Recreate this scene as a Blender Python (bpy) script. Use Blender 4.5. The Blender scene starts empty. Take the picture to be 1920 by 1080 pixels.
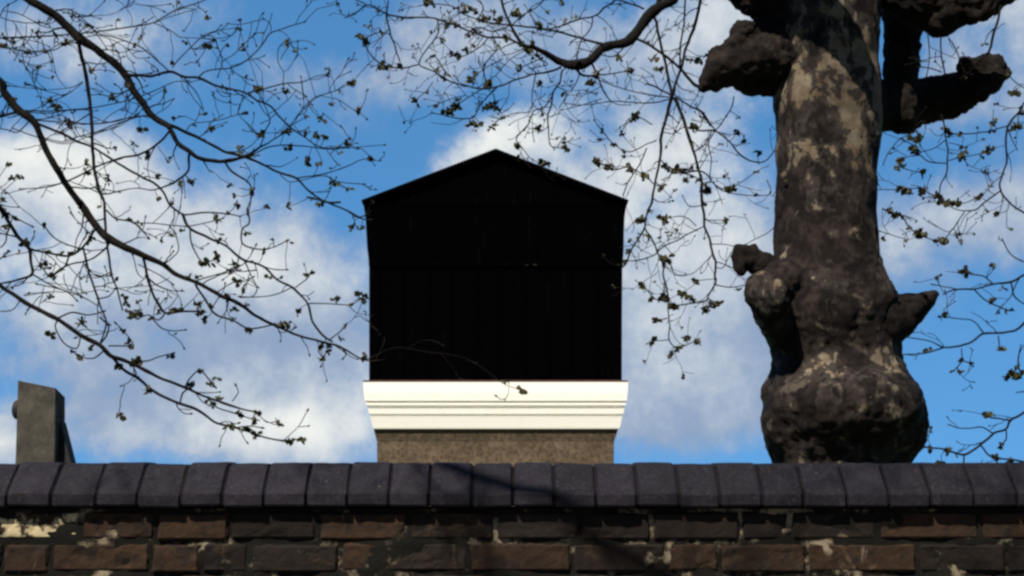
import bpy, math, random
from mathutils import Vector, noise, Matrix
random.seed(11)
C = bpy.context.scene.collection
SC = bpy.context.scene
R = math.radians

# ------------------------------------------------------------------ camera
F = 2667.0                      # focal length in photo pixels (50 mm on 36 mm)
PITCH = R(7.6)
CAM = Vector((0, 0, 1.6))
cam = bpy.data.objects.new('camera', bpy.data.cameras.new('camera'))
C.objects.link(cam)
cam.location = CAM
cam.rotation_euler = (R(90) + PITCH, 0, 0)
cam.data.lens = 50
cam.data.sensor_width = 36
cam.data.clip_end = 3000
cam.data.clip_start = 0.05
SC.camera = cam
SC.cycles.filter_width = 2.7     # the lens and film are soft
SC.view_settings.view_transform = 'Standard'
SC.view_settings.look = 'None'
SC.view_settings.gamma = 1
EXPO = 0.6
SC.view_settings.exposure = EXPO

def ray(px, py):
    u, v = (px - 960) / F, (540 - py) / F
    return Vector((u, math.cos(PITCH) - v * math.sin(PITCH), math.sin(PITCH) + v * math.cos(PITCH)))
def P(px, py, D):               # point seen at photo pixel px, py at distance D down the street
    d = ray(px, py)
    return CAM + d * (D / d.y)
def M(px, D):                   # photo pixels to metres at distance D
    return px * D / F

# ------------------------------------------------------------------ sun and sky
SUN_EL, SUN_AZ = R(52), R(31)   # behind the camera, to its left
S = Vector((-math.sin(SUN_AZ) * math.cos(SUN_EL), -math.cos(SUN_AZ) * math.cos(SUN_EL), math.sin(SUN_EL)))
sl = bpy.data.lights.new('sun', 'SUN')
sl.energy = 5.0
sl.angle = R(0.53)
sl.color = (1, 0.93, 0.80)
so = bpy.data.objects.new('sun', sl)
C.objects.link(so)
so.rotation_euler = S.to_track_quat('Z', 'Y').to_euler()
so.location = (-5, -6, 9)

W = bpy.data.worlds.new('World')
SC.world = W
W.use_nodes = True
nt = W.node_tree
nt.nodes.clear()
class NT:
    def __init__(s, tree): s.t = tree
    def n(s, kind, **kw):
        x = s.t.nodes.new(kind)
        for k, v in kw.items(): setattr(x, k, v)
        return x
    def link(s, a, b): s.t.links.new(a, b)
    def val(s, sock, v):
        if hasattr(v, 'is_output'): s.link(v, sock)
        else: sock.default_value = v
    def m(s, op, a, b=0.0, c=0.0, clamp=False):
        x = s.n('ShaderNodeMath', operation=op, use_clamp=clamp)
        for i, v in enumerate((a, b, c)): s.val(x.inputs[i], v)
        return x.outputs[0]
    def vm(s, op, a, b=(0, 0, 0)):
        x = s.n('ShaderNodeVectorMath', operation=op)
        s.val(x.inputs[0], a); s.val(x.inputs[1], b)
        return x.outputs[0]
    def mix(s, f, a, b, blend='MIX'):
        x = s.n('ShaderNodeMix', data_type='RGBA', blend_type=blend)
        s.val(x.inputs[0], f)
        for sock, v in ((x.inputs[6], a), (x.inputs[7], b)):
            if not hasattr(v, 'is_output') and len(v) == 3: v = (*v, 1)
            s.val(sock, v)
        return x.outputs[2]
    def noise(s, vec, scale, detail=4, rough=0.5, dist=0.0, color=False):
        x = s.n('ShaderNodeTexNoise')
        if vec is not None: s.link(vec, x.inputs['Vector'])
        x.inputs['Scale'].default_value = scale
        x.inputs['Detail'].default_value = detail
        x.inputs['Roughness'].default_value = rough
        x.inputs['Distortion'].default_value = dist
        return x.outputs['Color' if color else 'Fac']
    def ramp(s, f, lo, hi, a=0.0, b=1.0, smooth=True):
        x = s.n('ShaderNodeMapRange', interpolation_type='SMOOTHSTEP' if smooth else 'LINEAR')
        s.val(x.inputs['Value'], f)
        for k, v in (('From Min', lo), ('From Max', hi), ('To Min', a), ('To Max', b)): s.val(x.inputs[k], v)
        return x.outputs[0]
g = NT(nt)
STR = 0.1
tc = g.n('ShaderNodeTexCoord').outputs['Generated']
sx = g.n('ShaderNodeSeparateXYZ'); g.link(tc, sx.inputs[0])
az = g.m('ARCTAN2', sx.outputs[0], sx.outputs[1])
el = g.m('ARCSINE', sx.outputs[2])
cb = g.n('ShaderNodeCombineXYZ'); g.link(az, cb.inputs[0]); g.link(el, cb.inputs[1])
warp = g.vm('SCALE', g.vm('SUBTRACT', g.noise(tc, 7.5, 5, 0.55, color=True), (0.5, 0.5, 0.5)))
warp.node.inputs['Scale'].default_value = 0.075
uv = g.vm('ADD', cb.outputs[0], warp)
def cloudsum(blobs):
    acc = 0.0
    for (x, y, rx, ry, rot, amp) in blobs:
        d = ray(x, y).normalized()
        mp = g.n('ShaderNodeMapping', vector_type='TEXTURE')
        g.link(uv, mp.inputs['Vector'])
        mp.inputs['Location'].default_value = (math.atan2(d.x, d.y), math.asin(d.z), 0)
        mp.inputs['Rotation'].default_value = (0, 0, R(rot))
        mp.inputs['Scale'].default_value = (rx / F, ry / F, 1)
        gr = g.n('ShaderNodeTexGradient', gradient_type='QUADRATIC_SPHERE' if False else 'SPHERICAL')
        g.link(mp.outputs[0], gr.inputs[0])
        acc = g.m('MULTIPLY_ADD', gr.outputs['Fac'], amp, acc)
    return acc
COVER = [(150,60,380,140,0,1.1),(60,330,380,130,0,1.2),(230,440,460,200,0,1.1),(490,490,330,150,0,.9),(300,600,520,140,0,.9),
 (560,640,250,130,0,.9),(560,770,300,170,0,1.5),(300,800,300,140,0,1.1),(10,840,120,110,0,1.4),(545,150,150,65,10,.85),
 (780,120,240,110,25,1.0),(960,80,330,140,0,.95),(920,292,210,70,22,1.3),(1170,290,300,130,10,1.4),(1290,440,330,210,0,1.1),
 (1290,610,290,190,0,1.0),(1240,780,180,150,0,.9),(1340,40,220,180,0,1.4),(1430,620,170,190,0,.9),(1770,430,280,110,0,1.0),
 (1900,400,220,130,0,1.0),(1910,70,190,190,0,1.2),(1770,170,100,100,0,.8),(1870,230,190,80,0,.7),(1180,130,200,120,0,.7),
 (1560,500,260,260,0,.7),(640,330,120,60,0,-.3),(1300,680,260,200,0,.8),(1440,720,150,150,0,.5),(200,760,300,120,0,.5),(1780,560,200,80,0,.4),(470,60,220,60,15,-.15),(1270,650,330,240,0,.6),(1220,800,200,110,0,.5),(190,650,320,110,0,.55),(250,820,260,80,0,.4)]
WHITE = [(60,310,360,130,0,1.3),(220,420,330,170,0,.8),(570,765,280,120,0,1.5),(925,285,220,70,20,1.4),(1200,300,330,150,0,1.1),
 (1320,30,240,170,0,1.0),(10,830,120,110,0,1.2),(150,60,340,140,0,.65),(1290,450,300,190,0,.8),(960,110,340,130,0,.5),
 (1780,430,260,100,0,.6),(330,510,380,120,0,.5),(1910,90,180,170,0,.7),(330,830,300,90,0,.7),(560,520,200,100,0,.4),(1250,600,200,120,0,.45),(1260,720,200,110,0,.5),(120,560,260,120,0,.5),(480,420,240,140,0,.4)]
wide = g.noise(tc, 3.2, 5, 0.55)
fine = g.m('ADD', g.m('MULTIPLY', g.noise(tc, 30.0, 7, 0.65), 0.65), g.m('MULTIPLY', g.noise(tc, 11.0, 3, 0.5), 0.35))
ahead = g.ramp(sx.outputs[1], 0.75, 0.93)                     # the clouds drawn below stand ahead; loose ones fill the rest of the sky
loose = g.m('MULTIPLY', g.ramp(wide, 0.54, 0.78), g.m('SUBTRACT', 1.0, ahead))
cov = g.m('ADD', g.m('ADD', cloudsum(COVER), loose), g.m('MULTIPLY', g.m('SUBTRACT', fine, 0.5), 2.3))
cov = g.ramp(cov, 0.05, 1.2)
wht = g.m('ADD', g.m('ADD', cloudsum(WHITE), g.m('MULTIPLY', loose, 0.5)), g.m('MULTIPLY', g.m('SUBTRACT', fine, 0.5), 3.0))
wht = g.ramp(wht, -0.2, 1.85)
sky = g.n('ShaderNodeTexSky', sky_type='NISHITA')
sky.sun_disc = False
sky.sun_elevation = SUN_EL
sky.sun_rotation = math.atan2(S.x, S.y)
sky.altitude = 300
sky.air_density = 1.0
sky.dust_density = 0.1
sky.ozone_density = 3.0
lift = g.vm('NORMALIZE', g.vm('ADD', tc, (0, 0, 0.45)))         # a clear blue right down to the roofs
g.link(lift, sky.inputs['Vector'])
hs = g.n('ShaderNodeHueSaturation')
hs.inputs['Saturation'].default_value = 1.0
hs.inputs['Value'].default_value = 1.0
g.link(sky.outputs[0], hs.inputs['Color'])
clear = g.mix(1.0, hs.outputs[0], g.mix(g.ramp(sx.outputs[1], -0.7, 0.75), (0.42, 0.44, 0.44), (0.68, 1.25, 1.40)), 'MULTIPLY')
def lin(r, gg, b):
    f = lambda c: (c / 255 / 12.92) if c / 255 < .04045 else ((c / 255 + .055) / 1.055) ** 2.4
    return (f(r), f(gg), f(b))
def over(c): return tuple(x / STR / 2 ** EXPO for x in c)
cloud = g.mix(wht, over(lin(143, 165, 196)), over(lin(244, 246, 241)))
final = g.mix(cov, clear, cloud)
bg = g.n('ShaderNodeBackground')
g.link(final, bg.inputs['Color'])
bg.inputs['Strength'].default_value = STR
wo = g.n('ShaderNodeOutputWorld')
g.link(bg.outputs[0], wo.inputs['Surface'])

# ------------------------------------------------------------------ helpers
class MB:
    def __init__(s): s.v = []; s.f = []
    def box(s, x0, x1, y0, y1, z0, z1):
        b = len(s.v)
        s.v += [(x, y, z) for z in (z0, z1) for y in (y0, y1) for x in (x0, x1)]
        s.f += [tuple(b + i for i in q) for q in ((0,2,3,1),(4,5,7,6),(0,1,5,4),(2,6,7,3),(0,4,6,2),(1,3,7,5))]
    def loft(s, rings, cap=True):
        b = len(s.v); n = len(rings[0])
        for r in rings: s.v += [tuple(p) for p in r]
        for k in range(len(rings) - 1):
            for i in range(n):
                j = (i + 1) % n
                s.f.append((b + k*n + i, b + k*n + j, b + (k+1)*n + j, b + (k+1)*n + i))
        if cap:
            s.f.append(tuple(b + i for i in reversed(range(n))))
            e = b + (len(rings) - 1) * n
            s.f.append(tuple(e + i for i in range(n)))
    def tube(s, pts, rad, n=6):
        pts = [Vector(p) for p in pts]
        t0 = (pts[1] - pts[0]).normalized()
        up = t0.orthogonal().normalized()
        rings = []
        for i, p in enumerate(pts):
            a = pts[max(i-1, 0)]; c = pts[min(i+1, len(pts)-1)]
            t = (c - a)
            t = t.normalized() if t.length > 1e-9 else t0
            up = (up - t * up.dot(t))
            up = up.normalized() if up.length > 1e-6 else t.orthogonal().normalized()
            sd = t.cross(up)
            rings.append([p + (up * math.cos(q) + sd * math.sin(q)) * rad[i] for q in (2*math.pi*k/n for k in range(n))])
        s.loft(rings)
    def sphere(s, c, r, nu=14, nv=9, sc=(1, 1, 1)):
        rings = []
        for j in range(1, nv):
            th = math.pi * j / nv
            rings.append([(c[0] + r*sc[0]*math.sin(th)*math.cos(2*math.pi*i/nu), c[1] + r*sc[1]*math.sin(th)*math.sin(2*math.pi*i/nu),
                           c[2] - r*sc[2]*math.cos(th)) for i in range(nu)])
        s.loft(rings)
    def mesh(s, name):
        me = bpy.data.meshes.new(name)
        me.from_pydata([tuple(p) for p in s.v], [], s.f)
        me.update()
        return me
def build(name, mb, mat, parent=None, smooth=False):
    me = mb if isinstance(mb, bpy.types.Mesh) else mb.mesh(name)
    me.materials.clear()
    me.materials.append(mat)
    if smooth:
        for p in me.polygons: p.use_smooth = True
    o = bpy.data.objects.new(name, me)
    C.objects.link(o)
    if parent:
        o.parent = parent
        o.matrix_parent_inverse = Matrix.LocRotScale(*(lambda w: (w.to_translation(), w.to_quaternion(), None))(base_matrix(parent))).inverted()
    return o
def base_matrix(o):
    m = Matrix.Translation(o.location) @ o.rotation_euler.to_matrix().to_4x4()
    return m if not o.parent else base_matrix(o.parent) @ o.matrix_parent_inverse @ m
def thing(name, label, cat, loc, group=None):
    o = bpy.data.objects.new(name, None)
    o.empty_display_size = 0.2
    C.objects.link(o)
    o.location = loc
    o['label'] = label; o['category'] = cat
    if group: o['group'] = group
    return o
def remesh(mb, voxel, disp, smooth_it=4):
    o = bpy.data.objects.new('tmp', mb.mesh('tmp')); C.objects.link(o)
    md = o.modifiers.new('r', 'REMESH'); md.mode = 'VOXEL'; md.voxel_size = voxel
    sm = o.modifiers.new('s', 'SMOOTH'); sm.factor = 0.5; sm.iterations = smooth_it
    dg = bpy.context.evaluated_depsgraph_get(); dg.update()
    me = bpy.data.meshes.new_from_object(o.evaluated_get(dg))
    bpy.data.objects.remove(o)
    nv = [v.normal.copy() for v in me.vertices]
    for v, n in zip(me.vertices, nv): v.co += n * disp(v.co)
    me.update()
    return me

# ------------------------------------------------------------------ materials
def mat(name, rough=0.8, spec=0.3):
    m = bpy.data.materials.new(name); m.use_nodes = True
    h = NT(m.node_tree)
    b = m.node_tree.nodes['Principled BSDF']
    b.inputs['Roughness'].default_value = rough
    b.inputs['Specular IOR Level'].default_value = spec
    tcn = h.n('ShaderNodeTexCoord')
    return m, h, b, tcn.outputs['Object']
def bump(h, b, height, strength=0.5, dist=0.01):
    x = h.n('ShaderNodeBump')
    x.inputs['Strength'].default_value = strength
    x.inputs['Distance'].default_value = dist
    h.link(height, x.inputs['Height']); h.link(x.outputs[0], b.inputs['Normal'])
def simple(name, a, c, scale, rough=0.8, spec=0.3, bs=0.4, bd=0.004, detail=8):
    m, h, b, co = mat(name, rough, spec)
    n = h.noise(co, scale, detail, 0.65)
    h.link(h.mix(h.ramp(n, 0.3, 0.7), a, c), b.inputs['Base Color'])
    bump(h, b, h.noise(co, scale * 3, 8, 0.7), bs, bd)
    return m

# brick: each brick its own fired colour, sooty skin and worn patches
BRICK, h, b, co = mat('old_brick', 0.9, 0.2)
geo = h.n('ShaderNodeNewGeometry')
rnd = geo.outputs['Random Per Island']
wn = h.n('ShaderNodeTexWhiteNoise', noise_dimensions='1D'); h.link(rnd, wn.inputs['W'])
base = h.mix(h.ramp(rnd, 0.25, 0.75), (0.0085, 0.0055, 0.0040), (0.034, 0.0180, 0.0098))
base = h.mix(h.ramp(wn.outputs['Value'], 0.7, 1.0), base, (0.015, 0.0105, 0.008))
base = h.mix(h.ramp(h.noise(co, 22, 8, 0.7), 0.42, 0.68), base, (0.010, 0.0075, 0.0065))
base = h.mix(h.ramp(h.noise(co, 9, 6, 0.7, 0.4), 0.56, 0.72, 0, 0.5), base, (0.062, 0.038, 0.020))
effl = h.ramp(h.noise(co, 6.5, 8, 0.72, 0.6), 0.62, 0.72, 0, 0.65)
base = h.mix(effl, base, (0.22, 0.165, 0.11))
h.link(base, b.inputs['Base Color'])
bump(h, b, h.noise(co, 60, 9, 0.75), 0.8, 0.008)
LIMEBRICK, h, b, co = mat('limewashed_brick', 0.9, 0.2)
n = h.noise(co, 20, 8, 0.7)
h.link(h.mix(h.ramp(n, 0.47, 0.58), (0.02, 0.012, 0.008), (0.40, 0.33, 0.20)), b.inputs['Base Color'])
bump(h, b, n, 0.8, 0.008)
MORTAR, h, b, co = mat('lime_mortar', 0.95, 0.1)
n = h.noise(co, 11, 8, 0.7)
h.link(h.mix(h.ramp(n, 0.53, 0.66), (0.008, 0.0075, 0.006), (0.20, 0.16, 0.11)), b.inputs['Base Color'])
bump(h, b, h.noise(co, 90, 8, 0.7), 0.7, 0.006)
# blue engineering brick of the coping
COPE, h, b, co = mat('blue_brick', 0.8, 0.2)
geo = h.n('ShaderNodeNewGeometry'); rnd = geo.outputs['Random Per Island']
base = h.mix(rnd, (0.0036, 0.0031, 0.0056), (0.0115, 0.0093, 0.0150))
base = h.mix(h.ramp(h.noise(co, 16, 8, 0.68, 0.3), 0.45, 0.68, 0, 0.75), base, (0.0055, 0.0047, 0.0066))
base = h.mix(h.ramp(h.noise(co, 130, 6, 0.7), 0.5, 0.7, 0, 0.6), base, (0.036, 0.031, 0.035))
base = h.mix(h.ramp(h.noise(co, 7, 7, 0.7), 0.62, 0.78, 0, 0.45), base, (0.028, 0.023, 0.024))
base = h.mix(h.ramp(h.noise(co, 34, 4, 0.6), 0.70, 0.74, 0, 0.7), base, (0.075, 0.07, 0.06))
h.link(base, b.inputs['Base Color'])
h.link(h.ramp(h.noise(co, 25, 6, 0.7), 0.3, 0.7, 0.7, 0.95), b.inputs['Roughness'])
bump(h, b, h.noise(co, 70, 9, 0.75), 0.6, 0.004)
COPEMORTAR = simple('coping_mortar', (0.002, 0.002, 0.003), (0.008, 0.007, 0.008), 5, 0.95, 0.1, 0.7, 0.006)
# plane bark: brown skin flaking off cream under-bark
def bark(name, dark, mid, pale, pale_amt):
    m, h, b, co = mat(name, 0.9, 0.15)
    mp = h.n('ShaderNodeMapping'); h.link(co, mp.inputs[0]); mp.inputs['Scale'].default_value = (1, 1, 0.75)
    v = mp.outputs[0]
    base = h.mix(h.ramp(h.noise(v, 9, 8, 0.7, 0.3), 0.43, 0.60), dark, mid)
    base = h.mix(h.ramp(h.noise(v, 33, 9, 0.8), 0.46, 0.66, 0, 0.9), base, tuple(x * 0.45 for x in dark))
    base = h.mix(h.ramp(h.noise(v, 5.0, 6, 0.6, 0.8), 0.60, 0.63, 0, 0.55), base, tuple(0.5*(x+y) for x, y in zip(mid, pale)))
    if pale_amt:
        sz = h.n('ShaderNodeSeparateXYZ'); h.link(co, sz.inputs[0])
        # the flaked-off area on the upper shaft, and a little lower down
        zA = h.m('MULTIPLY', h.ramp(sz.outputs[2], 3.08, 3.48), h.ramp(sz.outputs[2], 4.25, 3.95))
        zB = h.m('MULTIPLY', h.m('MULTIPLY', h.ramp(sz.outputs[2], 2.8, 3.2), h.ramp(sz.outputs[0], 0.14, -0.10)), 0.030)
        xA = h.ramp(sz.outputs[0], -0.26, -0.04)
        lo = h.m('MULTIPLY', h.m('MULTIPLY', h.ramp(sz.outputs[2], 1.75, 1.95), h.ramp(sz.outputs[2], 2.25, 2.1)), 0.025)
        fl = h.m('ADD', h.m('MULTIPLY', h.m('MULTIPLY', zA, xA), 0.092), h.m('ADD', zB, lo))
        nz = h.m('ADD', h.m('ADD', h.m('MULTIPLY', h.noise(v, 6.5, 8, 0.6, 0.5), 0.72), h.m('MULTIPLY', h.noise(v, 21, 5, 0.55, 0.3), 0.28)), fl)
        k = h.ramp(nz, 0.592, 0.615)
        ring_ = h.ramp(nz, 0.535, 0.56)       # older flakes, weathered grey, round the fresh ones
        base = h.mix(h.m('MULTIPLY', ring_, 0.8), base, h.mix(h.noise(v, 30, 6, 0.7), (0.024, 0.0195, 0.0185), (0.054, 0.0435, 0.037)))
        pc = h.mix(h.ramp(h.noise(v, 17, 6, 0.6), 0.35, 0.65), pale, tuple(x * f for x, f in zip(pale, (0.72, 0.58, 0.48))))
        base = h.mix(k, base, pc)
    base = h.mix(h.ramp(h.noise(v, 2.6, 5, 0.6), 0.45, 0.68, 0, 0.55), base, tuple(x * 0.5 for x in dark))
    h.link(base, b.inputs['Base Color'])
    bump(h, b, h.m('ADD', h.noise(v, 38, 9, 0.8), h.noise(v, 12, 6, 0.6)), 0.65, 0.015)
    return m
BARK = bark('plane_bark', (0.0080, 0.0056, 0.0054), (0.0310, 0.0220, 0.0188), (0.172, 0.145, 0.106), 1)
BARKROUGH = bark('burred_bark', (0.0058, 0.0043, 0.0038), (0.021, 0.0148, 0.0118), (0.04, 0.030, 0.023), 0)
TWIG = bark('branch_bark', (0.0055, 0.0042, 0.0036), (0.013, 0.0096, 0.0076), (0.026, 0.021, 0.013), 0)
LEAF, h, b, co = mat('young_leaf', 0.6, 0.3)
geo = h.n('ShaderNodeNewGeometry')
lc = h.mix(geo.outputs['Random Per Island'], (0.018, 0.015, 0.006), (0.055, 0.052, 0.012))
h.link(lc, b.inputs['Base Color'])
tr = h.n('ShaderNodeBsdfTranslucent'); h.link(h.mix(0.5, lc, (0.10, 0.10, 0.015)), tr.inputs['Color'])
ms = h.n('ShaderNodeMixShader'); ms.inputs[0].default_value = 0.15
h.link(b.outputs[0], ms.inputs[1]); h.link(tr.outputs[0], ms.inputs[2])
h.link(ms.outputs[0], m.node_tree.nodes['Material Output'].inputs['Surface']) if False else None
out = [x for x in LEAF.node_tree.nodes if x.type == 'OUTPUT_MATERIAL'][0]
h.link(ms.outputs[0], out.inputs['Surface'])
BLACK, h, b, co = mat('tarred_boards', 1.0, 0.0)
mp = h.n('ShaderNodeMapping'); h.link(co, mp.inputs[0]); mp.inputs['Scale'].default_value = (5, 5, 0.5)
n = h.noise(mp.outputs[0], 2.2, 8, 0.7)
c = h.mix(h.ramp(n, 0.58, 0.72, 0, 0.8), (0.0010, 0.0008, 0.0012), (0.005, 0.004, 0.0032))
h.link(c, b.inputs['Base Color']); bump(h, b, n, 0.3, 0.01)
ROOFM = simple('roof_lead', (0.0012, 0.001, 0.0013), (0.002, 0.0017, 0.002), 3, 1.0, 0.0, 0.3, 0.01)
WHITEP, h, b, co = mat('white_paint', 0.6, 0.3)
mp = h.n('ShaderNodeMapping'); h.link(co, mp.inputs[0]); mp.inputs['Scale'].default_value = (1.2, 1.2, 5)
n = h.noise(mp.outputs[0], 1.8, 9, 0.72)
c = h.mix(h.ramp(n, 0.55, 0.72, 0, 0.6), (0.94, 0.91, 0.83), (0.76, 0.68, 0.55))
c = h.mix(h.ramp(h.noise(co, 9, 9, 0.8), 0.60, 0.70, 0, 0.6), c, (0.45, 0.36, 0.27))
h.link(c, b.inputs['Base Color']); bump(h, b, h.noise(co, 9, 8, 0.7), 0.25, 0.01)
STUCCO, h, b, co = mat('brown_render', 0.95, 0.1)
n = h.noise(co, 2.5, 9, 0.75)
c = h.mix(h.ramp(n, 0.35, 0.68), (0.105, 0.076, 0.050), (0.170, 0.125, 0.085))
c = h.mix(h.ramp(h.noise(co, 15, 5, 0.8), 0.42, 0.62, 0, 0.85), c, (0.050, 0.037, 0.027))
h.link(c, b.inputs['Base Color']); bump(h, b, h.noise(co, 45, 8, 0.8), 0.6, 0.02)
GREYR, h, b, co = mat('grey_render', 0.95, 0.1)
n = h.noise(co, 5, 9, 0.72)
c = h.mix(h.ramp(n, 0.35, 0.68), (0.042, 0.038, 0.033), (0.092, 0.082, 0.068))
c = h.mix(h.ramp(h.noise(co, 3.2, 6, 0.65, 0.6), 0.56, 0.68, 0, 0.7), c, (0.024, 0.020, 0.018))
h.link(c, b.inputs['Base Color']); bump(h, b, h.noise(co, 40, 8, 0.8), 0.5, 0.015)
IRON = simple('dark_iron', (0.008, 0.008, 0.010), (0.02, 0.018, 0.018), 20, 0.7, 0.3)
LEADM = simple('lead_edge', (0.05, 0.025, 0.018), (0.09, 0.045, 0.03), 6, 0.8, 0.2)
PAVE = simple('paving', (0.13, 0.12, 0.11), (0.20, 0.19, 0.17), 3, 0.9, 0.2)
ASPH = simple('asphalt', (0.04, 0.04, 0.042), (0.065, 0.063, 0.06), 5, 0.9, 0.2)
SOIL = simple('grass_ground', (0.035, 0.05, 0.016), (0.07, 0.085, 0.03), 2.5, 0.95, 0.1)

# ------------------------------------------------------------------ ground
mb = MB(); mb.v = [(-600, -600, 0), (600, -600, 0), (600, 600, 0), (-600, 600, 0)]; mb.f = [(0, 1, 2, 3)]
build('ground', mb, SOIL)['kind'] = 'structure'
mb = MB(); mb.box(-60, 60, 0.6, 3.46, 0.004, 0.12)
for k in range(80): pass
build('pavement', mb, PAVE)['kind'] = 'structure'
mb = MB(); mb.box(-60, 60, 0.45, 0.597, 0.003, 0.125)
build('kerb', mb, GREYR)['kind'] = 'structure'
mb = MB(); mb.v = [(-60, -8, .004), (60, -8, .004), (60, .448, .004), (-60, .448, .004)]; mb.f = [(0, 1, 2, 3)]
build('road', mb, ASPH)['kind'] = 'structure'

# ------------------------------------------------------------------ the brick wall and its coping
YW = 3.50                                   # wall face
wall = thing('brick_wall', 'old dark brown brick boundary wall topped by a row of blue coping bricks', 'wall', (0, YW, 0))
wall['kind'] = 'thing'
wall.rotation_euler = (0, R(0.33), 0)
WT = P(960, 951, YW).z                      # height of the coping's lower edge
XL, XR = -4.6, 4.6
PITCHZ, BH = 0.0765, 0.0680
def brick(mb, x0, x1, y0, y1, z0, z1, jit, rng):
    b = 0.006
    cx, cz = (x0 + x1) / 2, (z0 + z1) / 2
    fine_ = z1 > WT - .34
    nx = max(3, int((x1 - x0) / (0.007 if fine_ else .03))); nz = 10 if fine_ else 3
    rings = []
    # front face grid with worn arrises, and plain sides behind it
    base = len(mb.v)
    for j in range(nz + 1):
        for i in range(nx + 1):
            u, w = i / nx, j / nz
            x, z = x0 + (x1 - x0) * u, z0 + (z1 - z0) * w
            edge = min((x - x0), (x1 - x), (z - z0) * 1.0, (z1 - z))
            nn = noise.fractal(Vector((x * 22, z * 30, jit * 17)), 1.0, 2.0, 4)
            y = y0 + max(0, 0.005 - edge) * 0.7 + nn * 0.0022 + rng * 0.004 + max(0, noise.fractal(Vector((x * 11, z * 15, jit * 7)), 1.0, 2.0, 5) - .2) * 0.011
            if edge < 1e-6:
                y += 0.004
                x += (cx - x) * 0.012 + 0.0035 * noise.noise(Vector((z * 60, x * 50, jit)))
                z += (cz - z) * 0.05 + 0.0040 * noise.noise(Vector((x * 50, z * 70, jit + 9)))
            mb.v.append((x, y, z))
    W1 = nx + 1
    for j in range(nz):
        for i in range(nx):
            a = base + j * W1 + i
            mb.f.append((a, a + 1, a + 1 + W1, a + W1))
    rim = [base + i for i in range(nx + 1)] + [base + j * W1 + nx for j in range(1, nz + 1)] + \
          [base + nz * W1 + i for i in range(nx - 1, -1, -1)] + [base + j * W1 for j in range(nz - 1, 0, -1)]
    bk = len(mb.v)
    for r_ in rim:
        v = mb.v[r_]; mb.v.append((v[0], y1, v[2]))
    n = len(rim)
    for i in range(n):
        j = (i + 1) % n
        mb.f.append((rim[j], rim[i], bk + i, bk + j))
    mb.f.append(tuple(bk + i for i in range(n)))
rowspec = {0: 0.016, 1: 0.060}
mb = MB(); lime = MB(); mort = MB()
nrow = int(WT / PITCHZ)
rng = random.Random(5)
xat = lambda px: (px - 960) / F * YW
for r_ in range(nrow):
    ztop = WT - 0.0110 - r_ * PITCHZ
    z0, z1 = ztop - BH, ztop
    if r_ == 0: z0, z1 = ztop - BH, ztop
    if r_ == 0: cuts = [-6, 160, 300, 437, 600, 767, 930, 1085, 1220, 1384, 1476, 1638, 1828, 1990]
    elif r_ == 1: cuts = [-110, 20, 107, 293, 385, 475, 642, 718, 880, 1072, 1247, 1345, 1505, 1710, 1875, 1970]
    else:
        cuts = [0 + rng.uniform(0, 160)]
        while cuts[-1] < 1950: cuts.append(cuts[-1] + rng.choice([172, 172, 86, 172, 128]))
    xs = [xat(c) for c in cuts]
    while xs[0] > XL: xs.insert(0, xs[0] - rng.choice([.225, .225, .112]))
    while xs[-1] < XR: xs.append(xs[-1] + rng.choice([.225, .225, .112]))
    for a, c in zip(xs[:-1], xs[1:]):
        dst = mb
        jx = rng.uniform(.0028, .0045)
        if r_ == 0 and abs(a - xat(-6)) < 1e-4: dst = lime
        dz = rng.uniform(-.002, .002)
        brick(dst, a + jx, c - jx, YW + (rng.uniform(0, .006)), YW + 0.10, z0 + dz, z1 + dz, rng.uniform(0, 90), rng.uniform(-1, 1))
# mortar: one worn sheet a little behind the faces
nx, nz = 420, 84
zb = WT + 0.0
for j in range(nz + 1):
    for i in range(nx + 1):
        x = XL + (XR - XL) * i / nx
        z = WT - 0.004 - (0.34 if j > 60 else 0) * 0 - (WT - 0.004) * (j / nz) ** 1.6
        y = YW + 0.0105 + 0.009 * noise.fractal(Vector((x * 9, z * 14, 3.3)), 1.0, 2.0, 5)
        mort.v.append((x, y, max(z, 0.0)))
for j in range(nz):
    for i in range(nx):
        a = j * (nx + 1) + i
        mort.f.append((a, a + nx + 1, a + nx + 2, a + 1))
bw = build('brickwork', mb, BRICK, wall)
build('limewashed_brick', lime, LIMEBRICK, bw)['label'] = 'bricks with flaking pale limewash'
build('mortar', mort, MORTAR, wall, smooth=True)
core = MB(); core.box(XL, XR, YW + 0.101, YW + 0.222, 0.0, WT - 0.002)
build('wall_back', core, BRICK, wall)
# coping: blue bricks with a weathered front slope
TOPZ = P(960, 868, YW + 0.05).z
cuts = [-60, 21, 103, 187, 264, 344, 422, 499, 577, 655, 731, 806, 885, 962, 1039, 1117, 1193, 1271, 1347, 1425, 1503, 1582, 1660, 1738, 1819, 1899, 1978]
xs = [xat(c) * 0.992 for c in cuts]
while xs[0] > XL: xs.insert(0, xs[0] - .103)
while xs[-1] < XR: xs.append(xs[-1] + .103)
H = TOPZ - WT
fy = YW - 0.026
prof = [(fy + .150, 0.0), (fy + .006, 0.0), (fy, .006), (fy, .020), (fy + .0005, .031), (fy + .005, .037), (fy + .033, .037 + (H - .053) * .5), (fy + .062, H - .016), (fy + .072, H - .006), (fy + .088, H - .001),
        (fy + .110, H), (fy + .190, H), (fy + .212, H - .004), (fy + .235, H - .022), (fy + .262, .066), (fy + .288, .040), (fy + .293, .028), (fy + .293, .0)]
cope = MB(); cm = MB()
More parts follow.
